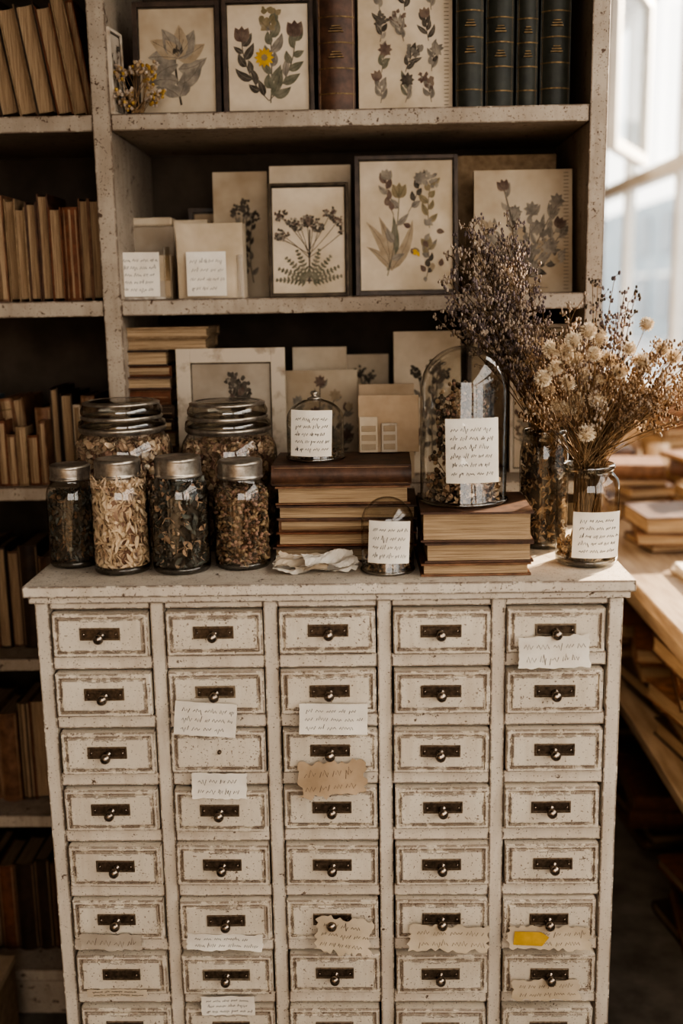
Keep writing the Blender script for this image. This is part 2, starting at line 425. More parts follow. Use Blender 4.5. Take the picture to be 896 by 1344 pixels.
# ------------------------------------------------------------------ filler for jars
def pieces(mb,cx,cy,z0,z1,r,n,mats,L,W,shell=True,kind='leaf',rin=.72):
    for i in range(n):
        a=U(0,2*math.pi)
        top=R()<.18
        rr=r*(math.sqrt(U(rin*rin,.96)) if (shell and not top) else math.sqrt(R()*.9))
        z=z1+U(-.004,.003) if (shell and top) else U(z0,z1)
        l=L*U(.6,1.2); w=W*U(.6,1.2)
        rot=Euler((U(0,6.3),U(0,6.3),U(0,6.3))).to_matrix().to_4x4()
        M=Matrix.Translation((cx+rr*math.cos(a),cy+rr*math.sin(a),z))@rot
        m=random.choice(mats)
        if kind=='bud':
            mb.ball((0,0,0),w*.6,m,1,1,U(1,1.8),5,3,M)
        else:
            c=U(-1,1)*l*.45
            ss=((-.5,.25,c),(-.17,1,0),(.17,.9,0),(.5,.2,c))
            vs=[]
            for t,ww,zz in ss: vs+=[(t*l,-ww*w/2,zz+.25*w),(t*l,0,zz),(t*l,ww*w/2,zz+.25*w)]
            fs=[]
            for k in range(3):
                o=3*k; fs+=[(o,o+1,o+4,o+3),(o+1,o+2,o+5,o+4)]
            ok=[]
            for p in vs:
                q=M@Vector(p); dx,dy=q.x-cx,q.y-cy; dd=math.hypot(dx,dy)
                if dd>r: q.x=cx+dx*r/dd; q.y=cy+dy*r/dd
                q.z=max(q.z,z0+.001); ok.append(q)
            mb.add(ok,fs,m,None,True)
ZT=.955
def jar(name,x,y,r,ztop,lidh,fill,mats,L,W,n,kind='leaf',lid='zinc',core='herb_mid',neck=.76,label=None):
    mb=MB(); M=T(x,y,ZT); h=ztop-ZT; hb=h-lidh; g='glass_jar'
    mb.lathe([(0,.004),(r*.7,.0035),(r*.92,.001),(r*.985,.004),(r,.010),(r,hb*.78),(r*.985,hb*.84),(r*.93,hb*.90),(r*(neck+.05),hb*.955),(r*neck,hb*.975),(r*neck,hb+.002)],g,M,40)
    mb.lathe([(r*.90,.002),(r*.965,.006),(r*.965,.012),(r*.93,.009),(r*.6,.007),(0,.007)],'glass_thick',M,40)
    lr=r*(neck+.035)
    if lid=='zinc':
        pr=[(lr*.96,hb-.001),(lr*1.03,hb),(lr*1.03,hb+.003)]
        k=int(lidh/.004)
        for i in range(k): zz=hb+.004+i*(lidh-.008)/k; pr+=[(lr*.985,zz),(lr*1.005,zz+.0015)]
        pr+=[(lr,h-.003),(lr*.95,h-.0005),(lr*.85,h),(lr*.80,h-.0015),(0,h-.001)]
        mb.lathe(pr,'zinc',M,40)
    elif lid=='glass':
        mb.lathe([(lr*.9,hb-.003),(lr*1.05,hb),(lr*1.07,hb+.006),(lr*1.05,hb+.012),(lr*.97,hb+.015),(lr*.96,hb+.021),(lr*1.0,hb+.024),(lr*1.0,hb+.030),(lr*.93,h-.006),(lr*.80,h-.002),(lr*.5,h),(0,h)],'glass_thick',M,48)
        mb.lathe([(lr*1.0,hb-.006),(lr*1.06,hb-.003),(lr*1.08,hb+.001),(lr*1.06,hb+.004),(lr*1.0,hb+.004)],'zinc',M,48)
        mb.lathe([(lr*.97,hb+.0150),(lr*1.01,hb+.018),(lr*.97,hb+.021)],'zinc',M,48)
        mb.lathe([(lr*.93,h-.007),(lr*.95,h-.004),(lr*.82,h-.001),(lr*.80,h-.003)],'zinc',M,48)
    else:
        mb.lathe([(lr*.96,hb-.004),(lr*1.06,hb),(lr*1.08,hb+.004),(lr*1.02,hb+.007),(lr*.97,hb+.004),(lr*.97,hb-.01)],'glass_thick',M,40)
    if fill:
        zt=ZT+fill; ri=r*.95
        mb.lathe([(0,.009),(ri*.8,.009),(ri*.8,fill-.006),(ri*.5,fill-.002),(0,fill-.001)],core,M,20)
        pieces(mb,x,y,ZT+.008,zt,ri,n,mats,L,W,True,kind)
    if label:
        lx,lz,lw_,lh,rows,mat=label
        a=math.asin((lx-x)/ (r*1.3)) if abs(lx-x)<r else 0
        Ml=T(x+math.sin(a)*(r+.001),y-math.cos(a)*(r+.001),lz,0,U(-.03,.03),a)
        paper(mb,Ml,lw_,lh,mat,cyl=r+.012,lines=rows,lw=.0009)
    return mb.obj(name)
def cloche(name,x,y,z,r,h,knob,label,fillfn,dome=None):
    mb=MB(); M=T(x,y,z); dome=dome or r
    pr=[(r*1.02,.0),(r*1.03,.003),(r,.006),(r,h-dome)]
    for i in range(1,13):
        a=i/12*math.pi/2; pr.append((r*math.cos(a),h-dome+dome*math.sin(a)))
    mb.lathe(pr,'glass_jar',M,64)
    mb.lathe([(r*.94,.001),(r*1.04,.001),(r*1.045,.004),(r*.985,.006),(r*.94,.004)],'glass_thick',M,48)
    if knob: mb.lathe([(0,h-.001),(.010,h-.001),(.011,h+.001),(.005,h+.003),(.004,h+.005),(.0065,h+.008),(.005,h+.011),(0,h+.012)],'zinc',M,20)
    fillfn(mb)
    if label:
        lx,lz,lw_,lh,rows,tilt=label
        Ml=T(lx,y-r-.0012,lz,0,tilt,0)
        paper(mb,Ml,lw_,lh,'paper_white',cyl=r*1.6,lines=rows,lw=.0009)
    return mb.obj(name)
# =================================================================== ROOM
mb=MB(); mb.box((-1.95,-3.3,-.1),(1.42,5.1,0),'floor_concrete'); mb.obj("floor")
mb=MB(); mb.box((-1.95,-3.3,2.9),(1.42,5.1,3.0),'plaster'); mb.obj("ceiling")  # out of view, added to cut the ambient sky light
mb=MB(); mb.box((-1.95,.70,0),(.455,.80,2.9),'plaster'); mb.obj("wall_back")
mb=MB(); mb.box((-1.95,-3.3,0),(-1.85,.70,2.9),'plaster'); mb.obj("wall_left")  # unseen side of the room, added to reduce ambient light
mb=MB(); mb.box((.40,5.0,0),(1.42,5.1,2.9),'plaster'); mb.box((.355,.80,0),(.455,5.1,2.9),'plaster'); mb.obj("wall_far")
mb=MB()
SILL=.87
mb.box((1.30,-3.3,0),(1.42,5.0,SILL),'plaster'); mb.box((1.30,-3.3,2.65),(1.42,5.0,2.9),'plaster')
for a,b in ((-3.3,-3.1),(.25,.80),(4.85,5.0)): mb.box((1.30,a,SILL),(1.42,b,2.65),'plaster')
mb.obj("wall_right")
mb=MB(); mb.box((-1.85,-3.3,0),(1.3,-3.2,1.0),'plaster'); mb.box((-1.85,-3.3,2.6),(1.3,-3.2,2.9),'plaster')
mb.box((-1.85,-3.3,1.0),(-.55,-3.2,2.6),'plaster'); mb.box((1.2,-3.3,1.0),(1.3,-3.2,2.6),'plaster'); mb.obj("unseen_wall_front")  # added behind the camera; opening set to the right so the left stays darker
def window(name,y0,y1,muls,tr=1.84):
    mb=MB(); x0,x1=1.33,1.38; t=.045
    mb.box((1.25,y0-.03,SILL-.03),(1.40,y1+.03,SILL),'window_white')
    mb.box((x0,y0,SILL),(x1,y1,SILL+t),'window_white'); mb.box((x0,y0,2.65-t),(x1,y1,2.65),'window_white')
    for yy in [y0+t/2]+muls+[y1-t/2]: mb.box((x0,yy-t/2,SILL+t),(x1,yy+t/2,2.65-t),'window_white')
    mb.box((x0-.01,y0+t,tr-.03),(x1,y1-t,tr+.03),'window_white')
    mb.box((1.352,y0+t,SILL+t),(1.356,y1-t,2.65-t),'glass_pane')
    return mb.obj(name,bevel=.003)
window("window_1",.80,4.85,[1.85,3.12,4.0])
window("unseen_window_2",-3.1,.25,[-2.0,-.9])  # out of view, added to give the cabinet side light from front right
mb=MB(); Mh=T(1.315,3.6,1.88,0,0,-.42)
for a,b in (((-.02,-.72,0),(.02,-.68,.7)),((-.02,-.04,0),(.02,0,.7)),((-.02,-.68,0),(.02,-.04,.045)),((-.02,-.68,.655),(.02,-.04,.7))): mb.box(a,b,'window_white',Mh)
mb.box((-.002,-.68,.045),(.002,-.04,.655),'glass_pane',Mh)
mb.obj("window_sash",bevel=.003)
mb=MB(); mb.box((1.6,-30,-.15),(40,60,-.1),'street'); mb.obj("street_ground")
mb=MB(); mb.box((9,-8,-.1),(11,40,4.0),'facade')
for i in range(16):
    for z in (.5,2.4): mb.box((8.95,-6+i*2.6,z),(9.02,-4.6+i*2.6,z+1.2),'facade_dark')
    mb.box((8.9,-6.1+i*2.6,1.75),(9.0,-4.5+i*2.6,1.85),'window_white')
mb.obj("building_facade")
# =================================================================== BOOKSHELF
SY0,SY1=.36,.68
mb=MB()
XP=[(-.373,-.343),(.416,.444),(-1.16,-1.13)]
for a,b in XP: mb.box((a,SY0,0),(b,SY1,2.25),'shelf_paint')
SH=[(1.603,1.629),(1.312,1.338),(1.003,1.027),(.696,.720),(.395,.420),(.08,.105),(1.90,1.925),(2.225,2.25)]
for z0,z1 in SH:
    mb.box((-1.13,SY0+.004,z0),(-.373,SY1,z1),'shelf_paint'); mb.box((-.343,SY0+.002,z0),(.416,SY1,z1),'shelf_paint')
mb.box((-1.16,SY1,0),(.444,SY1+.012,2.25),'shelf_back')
mb.box((-1.13,SY0+.02,0),(-.373,SY0+.035,.08),'shelf_paint')
mb.obj("bookshelf",bevel=.0015)
# =================================================================== CABINET
cab=empty("apothecary_cabinet")
D=.34; mb=MB()
mb.box((-.418,-.018,.939),(.420,D,ZT),'cabinet_paint')
mb.box((-.413,-.010,.928),(.415,D-.002,.939),'cabinet_paint')
for s in(-1,1):
    a,b=sorted((s*.408,s*.388)); mb.box((a,0,0),(b,D-.005,.928),'cabinet_paint')
for c in range(4):
    x=(c-1.5)*.158; mb.box((x-.0100,0,.04),(x+.0100,.30,.928),'cabinet_paint')
RP=.0882; Z1=.882
for r in range(11):
    zc=Z1+RP/2-r*RP
    top=.928 if r==0 else zc+.0105
    for c in range(5):
        x=(c-2)*.158; xa=x-.069 if c else -.388; xb=x+.069 if c<4 else .388
        mb.box((xa+(.0002 if c==0 else 0),.0025,zc-.0095),(xb,.28,top),'cabinet_paint')
mb.box((-.388,.01,0),(.388,.03,.036),'cabinet_paint')
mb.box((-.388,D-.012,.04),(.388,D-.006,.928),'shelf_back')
mb.obj("carcass",bevel=.0012,parent=cab)
dr=MB(); pl=MB()
for r in range(10):
    for c in range(5):
        x=(c-2)*.158+U(-.0012,.0012); z=Z1-r*RP+U(-.001,.001); y=U(-.003,.002)
        M=T(x,y,z,U(-.006,.006),U(-.006,.006),U(-.012,.012))
        w,h=.1340,.0630
        dr.rect(w,h,[(0,.25),(0,-.0065),(.0012,-.008),(.0055,-.008),(.0064,-.0052),(.0076,-.0052),(.0084,-.0082),(.0094,-.0088)],'drawer_paint',M)
        for k in range(4):
            xx=U(-.024,-.018)+k*.012; p=[(xx+q*.0011,.0205+U(-.0009,.0009)) for q in range(9)]
            dr.ribbon(p,.0006,'ink_pale',M@T(0,-.0090,0))
        if (r,c)==(2,1):
            pl.lathe([(0,.004),(.0025,.004),(.003,.001),(.0032,0)],'bronze',M@T(.002,-.0088,.001,math.pi/2),10); continue
        pm='bronze_worn' if (r,c) in ((1,1),(0,4),(6,1)) else 'bronze_rim'
        pw=.056 if not (r,c)==(6,1) else .07
        Mp=M@T(U(-.002,.002),-.0088,.0025)
        pl.rect(pw,.0175,[(0,0),(0,-.0016),(.0006,-.0020),(.0022,-.0020),(.0030,-.0008)],pm,Mp,cap='bronze')
        for sx in(-1,1): pl.lathe([(0,.0028),(.0013,.0026),(.0017,.0018),(.0017,0)],'knob_metal',Mp@T(sx*(pw/2-.0055),-.0008,0,math.pi/2),8)
        if (r,c)==(6,0): continue
        pl.lathe([(.0060,0),(.0058,.0012),(.0030,.0022),(.0026,.007),(.0040,.0085),(.0066,.0105),(.0074,.0135),(.0066,.0165),(.0040,.0185),(0,.0192)],'knob_metal',Mp@T(U(-.001,.001),-.001,-.0035,math.pi/2),20)
dr.obj("drawers",parent=cab); pl.obj("label_holder_pulls",parent=cab)
def tag(name,x0,x1,z0,z1,mat,rows,torn=.0005,rot=0,y=-.0165,curl=.002,extra=None,ink='ink'):
    mb=MB(); M=T((x0+x1)/2,y,(z0+z1)/2,-.04,rot,0)
    paper(mb,M,x1-x0,z1-z0,mat,torn=torn,wave=.0009,lines=rows,lw=.0008,curl=curl,ink=ink)
    if extra: extra(mb,M)
    return mb.obj(name)
tag("paper_label",.262,.359,.834,.879,'paper_white',2,.0018,-.03,-.0215,ink='ink_pale')
tag("paper_label",-.216,-.129,.738,.786,'paper_white',3,.0004,.08,-.0215)
tag("paper_label",-.041,.054,.739,.783,'paper_white',3,.0003,.02,-.0215)
tag("torn_kraft_label",-.044,.050,.646,.696,'paper_kraft',2,.0045,-.08,-.0215,.004,ink='ink_pale')
tag("paper_label",-.198,-.119,.639,.677,'paper_white',2,.0012,.01,-.0135)
tag("paper_label",-.374,-.283,.399,.424,'paper_grey',1,.0018,.02,-.0135,ink='ink_pale')
tag("paper_label",-.216,-.104,.398,.423,'paper_white',2,.0015,.02,-.0135)
tag("torn_paper_label",-.024,.056,.400,.452,'paper_cream',3,.005,.12,-.0215,.004)
tag("torn_paper_label",.110,.225,.403,.440,'paper_cream',2,.004,.03,-.0215,.003,ink='ink_pale')
def yel(mb,M):
    mb.add([(-.052,-.0022,-.010),(-.01,-.0022,-.012),(.0,-.0022,.002),(-.012,-.0022,.010),(-.050,-.0022,.011)],[(0,1,2,3,4)],'tape_yellow',M)
tag("torn_paper_label",.254,.372,.404,.438,'paper_cream',2,.003,.01,-.0215,.002,extra=yel,ink='ink_pale')
tag("torn_paper_label",.262,.358,.322,.352,'paper_cream',2,.003,-.02,-.0215,.002,ink='ink_pale')
tag("torn_paper_label",-.37,-.28,.318,.331,'paper_cream',2,.0008,0,-.0108,.0)
tag("torn_paper_label",-.20,-.12,.288,.318,'paper_white',3,.0008,0,-.0108,.0)
# =================================================================== SHELF CONTENT : top bay
Z=1.6295
picture("framed_botanical_print",-.315,-.172,Z,1.812,.415,.10,'magnolia','frame_dark',.008,'paper_aged')
picture("framed_botanical_print",-.168,-.020,Z,1.812,.410,.08,'yellow','frame_dark',.007,'paper_cream')
mb=MB(); book(mb,T(-.013,.41,Z),.060,.16,.215,'leather_brown','pages_upright',True); mb.obj("leather_book")
picture("botanical_paper_print",.052,.205,Z,1.84,.42,.06,'grid',None,0,'paper_cream',thick=.006,caption=True)
mb=MB()
for x,w,h in ((.209,.046,.22),(.257,.047,.205),(.306,.036,.20),(.344,.050,.215)): book(mb,T(x,.40+U(0,.01),Z),w-.002,.16,h,'leather_green','pages_upright',True)
mb.obj("green_leather_books")
picture("small_framed_print",-.360,-.304,Z,1.76,.392,.02,'herb','frame_white',.005,'paper_grey',rz=1.42,thick=.008)
mb=MB()
for i in range(30):
    e=(-.30+U(-.04,.04),.380+U(-.02,.010),Z+U(.01,.075)); s=(-.305+U(-.01,.01),.385,Z+.004)
    mb.tube([s,((s[0]+e[0])/2,s[1]-.004,(s[2]+e[2])/2+.008),e],.0008,.0005,'stem_pale',3)
    for q in range(9): mb.ball((e[0]+U(-.008,.008),e[1]+U(-.006,.006),e[2]+U(-.006,.006)),.0032,random.choice(['yellow_dry','seed_tan','limonium']),n=5,rings=3)
mb.obj("dried_yellow_flowers")
# middle bay
Z=1.3385
picture("botanical_board",-.209,-.112,Z,1.557,.52,.10,'herb',None,0,'paper_aged',thick=.008)
picture("cream_board",-.106,.036,Z,1.562,.50,.06,None,None,0,'paper_cream',thick=.010)
picture("framed_botanical_print",-.104,.032,Z,1.527,.425,.14,'umbel','frame_brass',.005,'paper_cream')
picture("framed_botanical_print",.043,.216,Z,1.568,.42,.11,'tulip','frame_dark',.007,'paper_cream')
picture("brown_board",.222,.395,Z,1.575,.52,.05,None,None,0,'cloth_buff',thick=.012)
picture("botanical_paper_print",.243,.408,Z,1.541,.425,.13,'posy',None,0,'paper_aged',thick=.010,caption=True)
picture("small_framed_print",-.262,-.20,Z,1.50,.58,.05,None,'frame_dark',.008,'paper_kraft')
mb=MB(); M=T(-.309,.40,Z)
mb.box((-.043,0,0),(.043,.05,.072),'paper_cream',M); mb.box((-.043,-.004,0),(.043,0,.03),'paper_grey',M)
mb.box((.034,-.006,0),(.043,-.001,.085),'glass_thick',M); mb.box((-.043,-.006,0),(.043,-.0045,.004),'zinc',M)
paper(mb,T(-.316,.392,Z+.041,-.03,.01,0),.066,.072,'paper_white',lines=5,lw=.0009); mb.obj("index_card_box")
mb=MB(); M=T(-.312,.49,Z)
mb.box((-.042,0,0),(.038,.05,.125),'paper_grey',M); mb.box((-.040,.003,.125),(.036,.047,.14),'paper_aged',M); mb.obj("paper_parcel",bevel=.004)
mb=MB(); M=T(-.199,.40,Z,0,0,0)
mb.box((-.055,0,0),(.055,.06,.122),'paper_cream',M); mb.box((.045,-.003,.0),(.054,0,.07),'glass_thick',M)
paper(mb,T(-.205,.3935,Z+.040,-.03,0,0),.066,.072,'paper_white',lines=4,lw=.0008,ink='ink_pale'); mb.obj("card_file_box",bevel=.001)
mb=MB(); M=T(-.245,.50,Z); mb.box((-.03,0,0),(.03,.06,.135),'paper_cream',M); mb.obj("cream_box",bevel=.001)
# lower bay
Z=1.0275
mb=MB(); z=Z
while z<1.290:
    lo=z<1.232
    t=U(.016,.030) if lo else U(.015,.022); w=U(.085,.10) if lo else U(.155,.165)
    if z+t>1.304: break
    lying(mb,(-.315 if lo else -.284)+U(-.004,.004),.45+U(-.01,.01),z,w-.004,.13,t,random.choice(['leather_dark','leather_brown','cloth_rust'] if lo else ['leather_tan','cloth_rust','cloth_buff']),U(-.02,.02),'spine' if lo and R()<.7 else 'fore'); z+=t+.0005
mb.obj("horizontal_book_pile")
picture("white_framed_botanical_print",-.262,-.078,Z,1.256,.375,.05,'herb','frame_white',.024,'paper_grey')
picture("cream_board",-.073,.024,Z,1.250,.50,.04,None,None,0,'paper_cream')
picture("botanical_board",-.092,.043,Z,1.213,.43,.08,'posy',None,0,'paper_aged')
picture("botanical_board",.0,.10,Z,1.234,.53,.04,'herb',None,0,'paper_cream')
picture("botanical_board",.107,.225,Z,1.276,.46,.06,'herb',None,0,'paper_cream')
picture("kraft_board",.045,.14,Z,1.190,.40,.05,None,None,0,'paper_kraft')
picture("framed_botanical_print",.24,.32,Z,1.26,.50,.05,'herb','frame_dark',.006,'paper_aged')
picture("framed_botanical_print",.31,.41,Z,1.285,.45,.06,'posy','frame_white',.006,'paper_cream')
# left bay books
bookrow("upright_books",-.72,-.378,.40,1.6295,.165,.21,lean=-.16,fore=.7,tmin=.016,tmax=.034)
bookrow("upright_books",-.80,-.378,.40,1.3385,.15,.178,fore=.75,cov=['leather_tan','cloth_buff','cloth_rust','leather_brown'],tmin=.014,tmax=.028)
bookrow("upright_books",-.52,-.378,.42,1.0275,.12,.165,fore=.7)
bookrow("upright_books",-.80,-.525,.44,1.0275,.13,.15,lean=-.10,fore=.7,cov=['cloth_blue','cloth_buff','leather_tan'])
bookrow("small_upright_books",-.59,-.49,.372,1.0275,.075,.115,depth=.05,fore=.4,tmin=.012,tmax=.020,cov=['paper_cream','cloth_buff','leather_tan','cloth_rust'])
DK=['leather_brown','leather_dark','leather_dark','cloth_rust']
bookrow("upright_books",-.80,-.378,.42,.7205,.17,.20,fore=.1,cov=DK,tmin=.02,tmax=.04)
bookrow("upright_books",-.80,-.378,.42,.4205,.17,.20,fore=.2,cov=DK+['leather_tan'],tmin=.02,tmax=.04)
bookrow("upright_books",-.80,-.378,.42,.1055,.17,.20,fore=.1,cov=DK,tmin=.02,tmax=.04)
mb=MB(); M=T(-.60,.28,0)
mb.box((-.12,-.06,0),(.0,.04,.15),'cloth_buff',M); mb.box((-.122,-.062,.15),(.002,.042,.165),'paper_kraft',M); mb.obj("cardboard_box",bevel=.002)
# =================================================================== CABINET TOP OBJECTS
jar("large_glass_jar",-.321,.222,.076,1.188,.044,.166,['petal_beige','petal_rose','petal_pale','petal_beige','petal_pale'],.014,.010,2900,core='petal_rose',lid='glass',neck=.79)
jar("large_glass_jar",-.159,.240,.076,1.183,.044,.160,['petal_rose','petal_beige','seed_tan','petal_beige','petal_pale'],.011,.009,3300,core='petal_rose',lid='glass',neck=.79)
jar("glass_jar",-.376,.110,.037,1.106,.022,.105,['herb_dark','herb_mid','herb_brown','herb_blue'],.012,.006,1100,core='herb_dark')
jar("glass_jar",-.297,.071,.041,1.119,.026,.132,['curl_pale','petal_pale','curl_pale','curl_pale','petal_beige'],.022,.0062,1300,core='petal_rose')
jar("glass_jar",-.2105,.070,.0415,1.121,.028,.128,['herb_dark','herb_blue','herb_mid','herb_dark','herb_blue','petal_beige'],.017,.009,1000,core='herb_dark')
jar("glass_jar",-.1245,.090,.0405,1.112,.026,.112,['herb_brown','seed_tan','herb_mid','petal_rose'],.008,.0048,2200,kind='bud',core='herb_brown')
jar("tall_glass_jar",.328,.195,.037,1.140,.010,.15,['herb_brown','herb_dark','seed_tan'],.014,.006,1200,core='herb_dark',lid='open',neck=.8)
jar("glass_jar_vase",.373,.086,.0445,1.103,.010,.032,['herb_mid','seed_tan'],.010,.005,300,lid='open',neck=.74,label=(.382,1.004,.068,.066,5,'paper_white'),core='herb_mid')
mb=MB(); z=ZT+.0005
spec=[(.200,.024,'leather_brown','fore'),(.205,.022,'cloth_rust','fore'),(.196,.018,'leather_tan','spine'),(.204,.022,'leather_brown','fore'),(.196,.028,'leather_tan','fore'),(.203,.030,'leather_brown','spine')]
for w,t,c,fc in spec:
    lying(mb,.0245+U(-.005,.005),.17+U(-.004,.003),z,w,.14,t-.0008,c,U(-.03,.03),fc); z+=t
S1=z
mb.obj("antique_book_stack")
mb=MB(); z=ZT+.0005
for w,t,c,f in ((.152,.019,'leather_tan','fore'),(.150,.029,'leather_brown','fore'),(.155,.043,'leather_brown','fore')):
    lying(mb,.207+U(-.003,.003),.09,z,w,.155,t-.0008,c,U(-.02,.02),f); z+=t
S2=z
mb.obj("antique_book_stack")
def f1(mb):
    pieces(mb,-.019,.17,S1+.001,S1+.014,.040,220,['herb_mid','seed_tan','herb_brown'],.009,.005,False)
cloche("small_glass_cloche",-.019,.17,S1,.0425,.090,True,(-.023,S1+.043,.060,.068,5,.03),f1,.030)
def f2(mb):
    cx,cy=.196,.10
    pieces(mb,cx,cy,S2+.001,S2+.035,.055,700,['seed_tan','petal_beige','herb_brown','petal_pale','herb_mid'],.010,.007,False)
    for i in range(50):
        a=U(0,6.3);rr=.045*math.sqrt(R()); e=(cx+rr*math.cos(a),cy+rr*math.sin(a),S2+U(.05,.165)); s=(cx+rr*.4*math.cos(a),cy+rr*.4*math.sin(a),S2+.01)
        mb.tube([s,((s[0]+e[0])/2+.004,(s[1]+e[1])/2,(s[2]+e[2])/2),e],.0009,.0006,'stem',3)
        for q in range(16): mb.ball((e[0]+U(-.009,.009),e[1]+U(-.009,.009),e[2]+U(-.02,.010)),U(.002,.0042),random.choice(['herb_mid','seed_tan','herb_dark','herb_mid','herb_brown','petal_rose']),n=5,rings=3)
cloche("glass_cloche",.196,.10,S2,.0615,.221,False,(.203,S2+.080,.073,.090,6,-.02),f2,.0615)
def f3(mb):
    pieces(mb,.0855,.052,ZT+.002,ZT+.022,.033,260,['seed_tan','herb_brown','herb_mid','petal_beige'],.009,.006,False)
cloche("small_glass_cloche",.0855,.052,ZT+.0005,.0370,.106,False,(.087,ZT+.049,.057,.060,4,.04),f3,.036)
mb=MB(); M=T(.093,.225,S1,-.12,0,0)
mb.box((-.048,0,0),(.046,.006,.088),'paper_kraft',M)
for x0,x1,z0,z1,m in ((-.046,-.018,.0,.055,'paper_cream'),(-.012,.012,.0,.045,'frame_white')):
    mb.box((x0,-.010,z0),(x1,-.001,z1),m,M)
    for k in range(3): mb.box((x0+.003,-.0115,z0+.004+k*.014),(x1-.003,-.010,z0+.013+k*.014),'paper_aged',M)
mb.obj("specimen_card_board",bevel=.0008)
# loose tissue sheets lying in front of the book stack
mb=MB()
for s,(sx,sy,W_,D_,rz) in enumerate(((-.018,.062,.120,.060,.05),(-.035,.056,.080,.045,-.22),(.004,.052,.075,.040,.28))):
    ph=U(0,6); M=T(sx,sy,ZT+.001+.004*s,0,0,rz); nx,ny=26,10;vs=[];fs=[]
    for j in range(ny+1):
        for i in range(nx+1):
            x=(i/nx-.5)*W_+(U(-.003,.003) if i in(0,nx) else 0); y=(j/ny-.5)*D_+(U(-.003,.003) if j in(0,ny) else 0)
            zz=.0035+.0022*math.sin(x*110+y*60+ph)+.0018*math.sin(y*220-x*70+ph)+U(0,.0010)+.010*(j/ny)**2
            vs.append((x,y,max(zz,0)))
    for j in range(ny):
        for i in range(nx): a=j*(nx+1)+i; fs.append((a,a+1,a+nx+2,a+nx+1))
    mb.add(vs,fs,'paper_cream' if s%2 else 'paper_white',M,False)
mb.obj("crumpled_tissue_paper")
# =================================================================== DRIED FLOWERS
def stemto(mb,s,e,bow,r,mat,n=6):
    s=Vector(s);e=Vector(e);mid=(s+e)/2+Vector(bow); P=[]
    for i in range(n+1):
        t=i/n; P.append(s*(1-t)**2+mid*2*t*(1-t)+e*t*t)
    mb.tube(P,r,r*.6,mat,3); return P
mb=MB(); bx,by=.328,.195
for i in range(66):
    rr=.022*math.sqrt(R());a=U(0,6.3)
    s=(bx+rr*math.cos(a)*.6,by+rr*math.sin(a)*.6,1.0+U(0,.05))
    g=(bx+rr*math.cos(a),by+rr*math.sin(a)*.8,1.135)
    big=i<52
    if big:
        t=U(0,1); e=(.168+.11*R()+.03*t,.185+U(-.05,.08),1.28+.155*t)
    else: e=(bx+U(-.06,.05),by+U(-.06,.08),U(1.22,1.32))
    mb.tube([s,g],.0011,.0011,'stem',3)
    P=stemto(mb,g,e,(-.0 if big else .0,.01,.03),.0011,'stem',8)
    fl=random.choice(['lavender','limonium','lavender','herb_mid','lavender'])
    if big and e[2]>1.35: fl=random.choice(['limonium','limonium','lavender','lavender'])
    for k in range(4,9):
        for q in range(5):
            d=Vector((U(-1,1),U(-1,1),U(-.2,1.2)))*U(.008,.026); tip=P[k]+d
            mb.tube([P[k],tip],.0005,.0003,'stem',3)
            for w in range(4):
                c=P[k]+d*U(.6,1.1)+Vector((U(-1,1),U(-1,1),U(-1,1)))*.0035
                mb.ball(c,U(.0011,.0022),fl if R()<.7 else 'limonium',1,1,1.5,4,3)
mb.obj("dried_lavender_bouquet")
mb=MB(); bx,by=.373,.086
def at(p,q): return (.374+(p-775)*.00106, 1.098+(610-q)*.00106)
puffs=[(716,455),(741,443),(762,432),(703,490),(722,478),(748,470),(772,462),(738,498),(765,490),(792,470),(838,425),(757,522),(743,532),(762,563),(716,508),(785,497),(812,455),(803,484),(862,458),(877,468),(735,458),(781,442),(830,472),(728,530),(778,520)]
for (p,q) in puffs:
    X,Zz=at(p,q); c=Vector((X,by+U(-.055,.0),Zz)); rr=U(.0095,.0130)
    s=(bx+U(-.015,.015),by+U(-.015,.015),1.10); mb.tube([(bx+U(-.02,.02),by+U(-.02,.02),.965),s],.0009,.0009,'stem',3)
    stemto(mb,s,c,(U(-.01,.01),0,.01),.0009,'stem_pale')
    mb.ball(c,rr*.72,'puff_core',n=8,rings=6)
    for k in range(340):
        d=Vector((random.gauss(0,1),random.gauss(0,1),random.gauss(0,1))).normalized(); o=d.orthogonal().normalized()*.0006
        e=c+d*rr*U(.8,1.12); b=c+d*rr*.6
        mb.add([b-o*.8,b+o*.8,e+o,e-o],[(0,1,2,3)],'puff')
for i in range(150):
    rgt=R()<.75
    e=Vector((bx+ (U(.0,.155) if rgt else U(-.10,.02)),by+U(-.07,.08),U(1.165,1.265) if rgt else U(1.16,1.27)))
    if i<16: e=Vector((bx+U(-.02,.06),by+U(-.03,.05),U(1.28,1.36)))
    s=Vector((bx+U(-.02,.02),by+U(-.02,.02),1.10)); mb.tube([(bx+U(-.025,.025),by+U(-.025,.025),.962),s],.0008,.0008,'stem',3)
    P=stemto(mb,s,e,(0,0,.015),.0009,'stem' if R()<.5 else 'stem_pale',7)
    fl=random.choice(['seed_tan','herb_brown','limonium','herb_brown']) if i>=16 else random.choice(['herb_dark','lavender'])
    for k in range(4,8):
        for w in range(6):
            d=Vector((U(-1,1),U(-1,1),U(-.3,1.2)))*U(.004,.014)
            mb.tube([P[k],P[k]+d],.0004,.0003,'stem_pale',3)
            mb.ball(P[k]+d,U(.0011,.0023),fl,1,1,1.5,4,3)
mb.obj("dried_flower_bouquet")
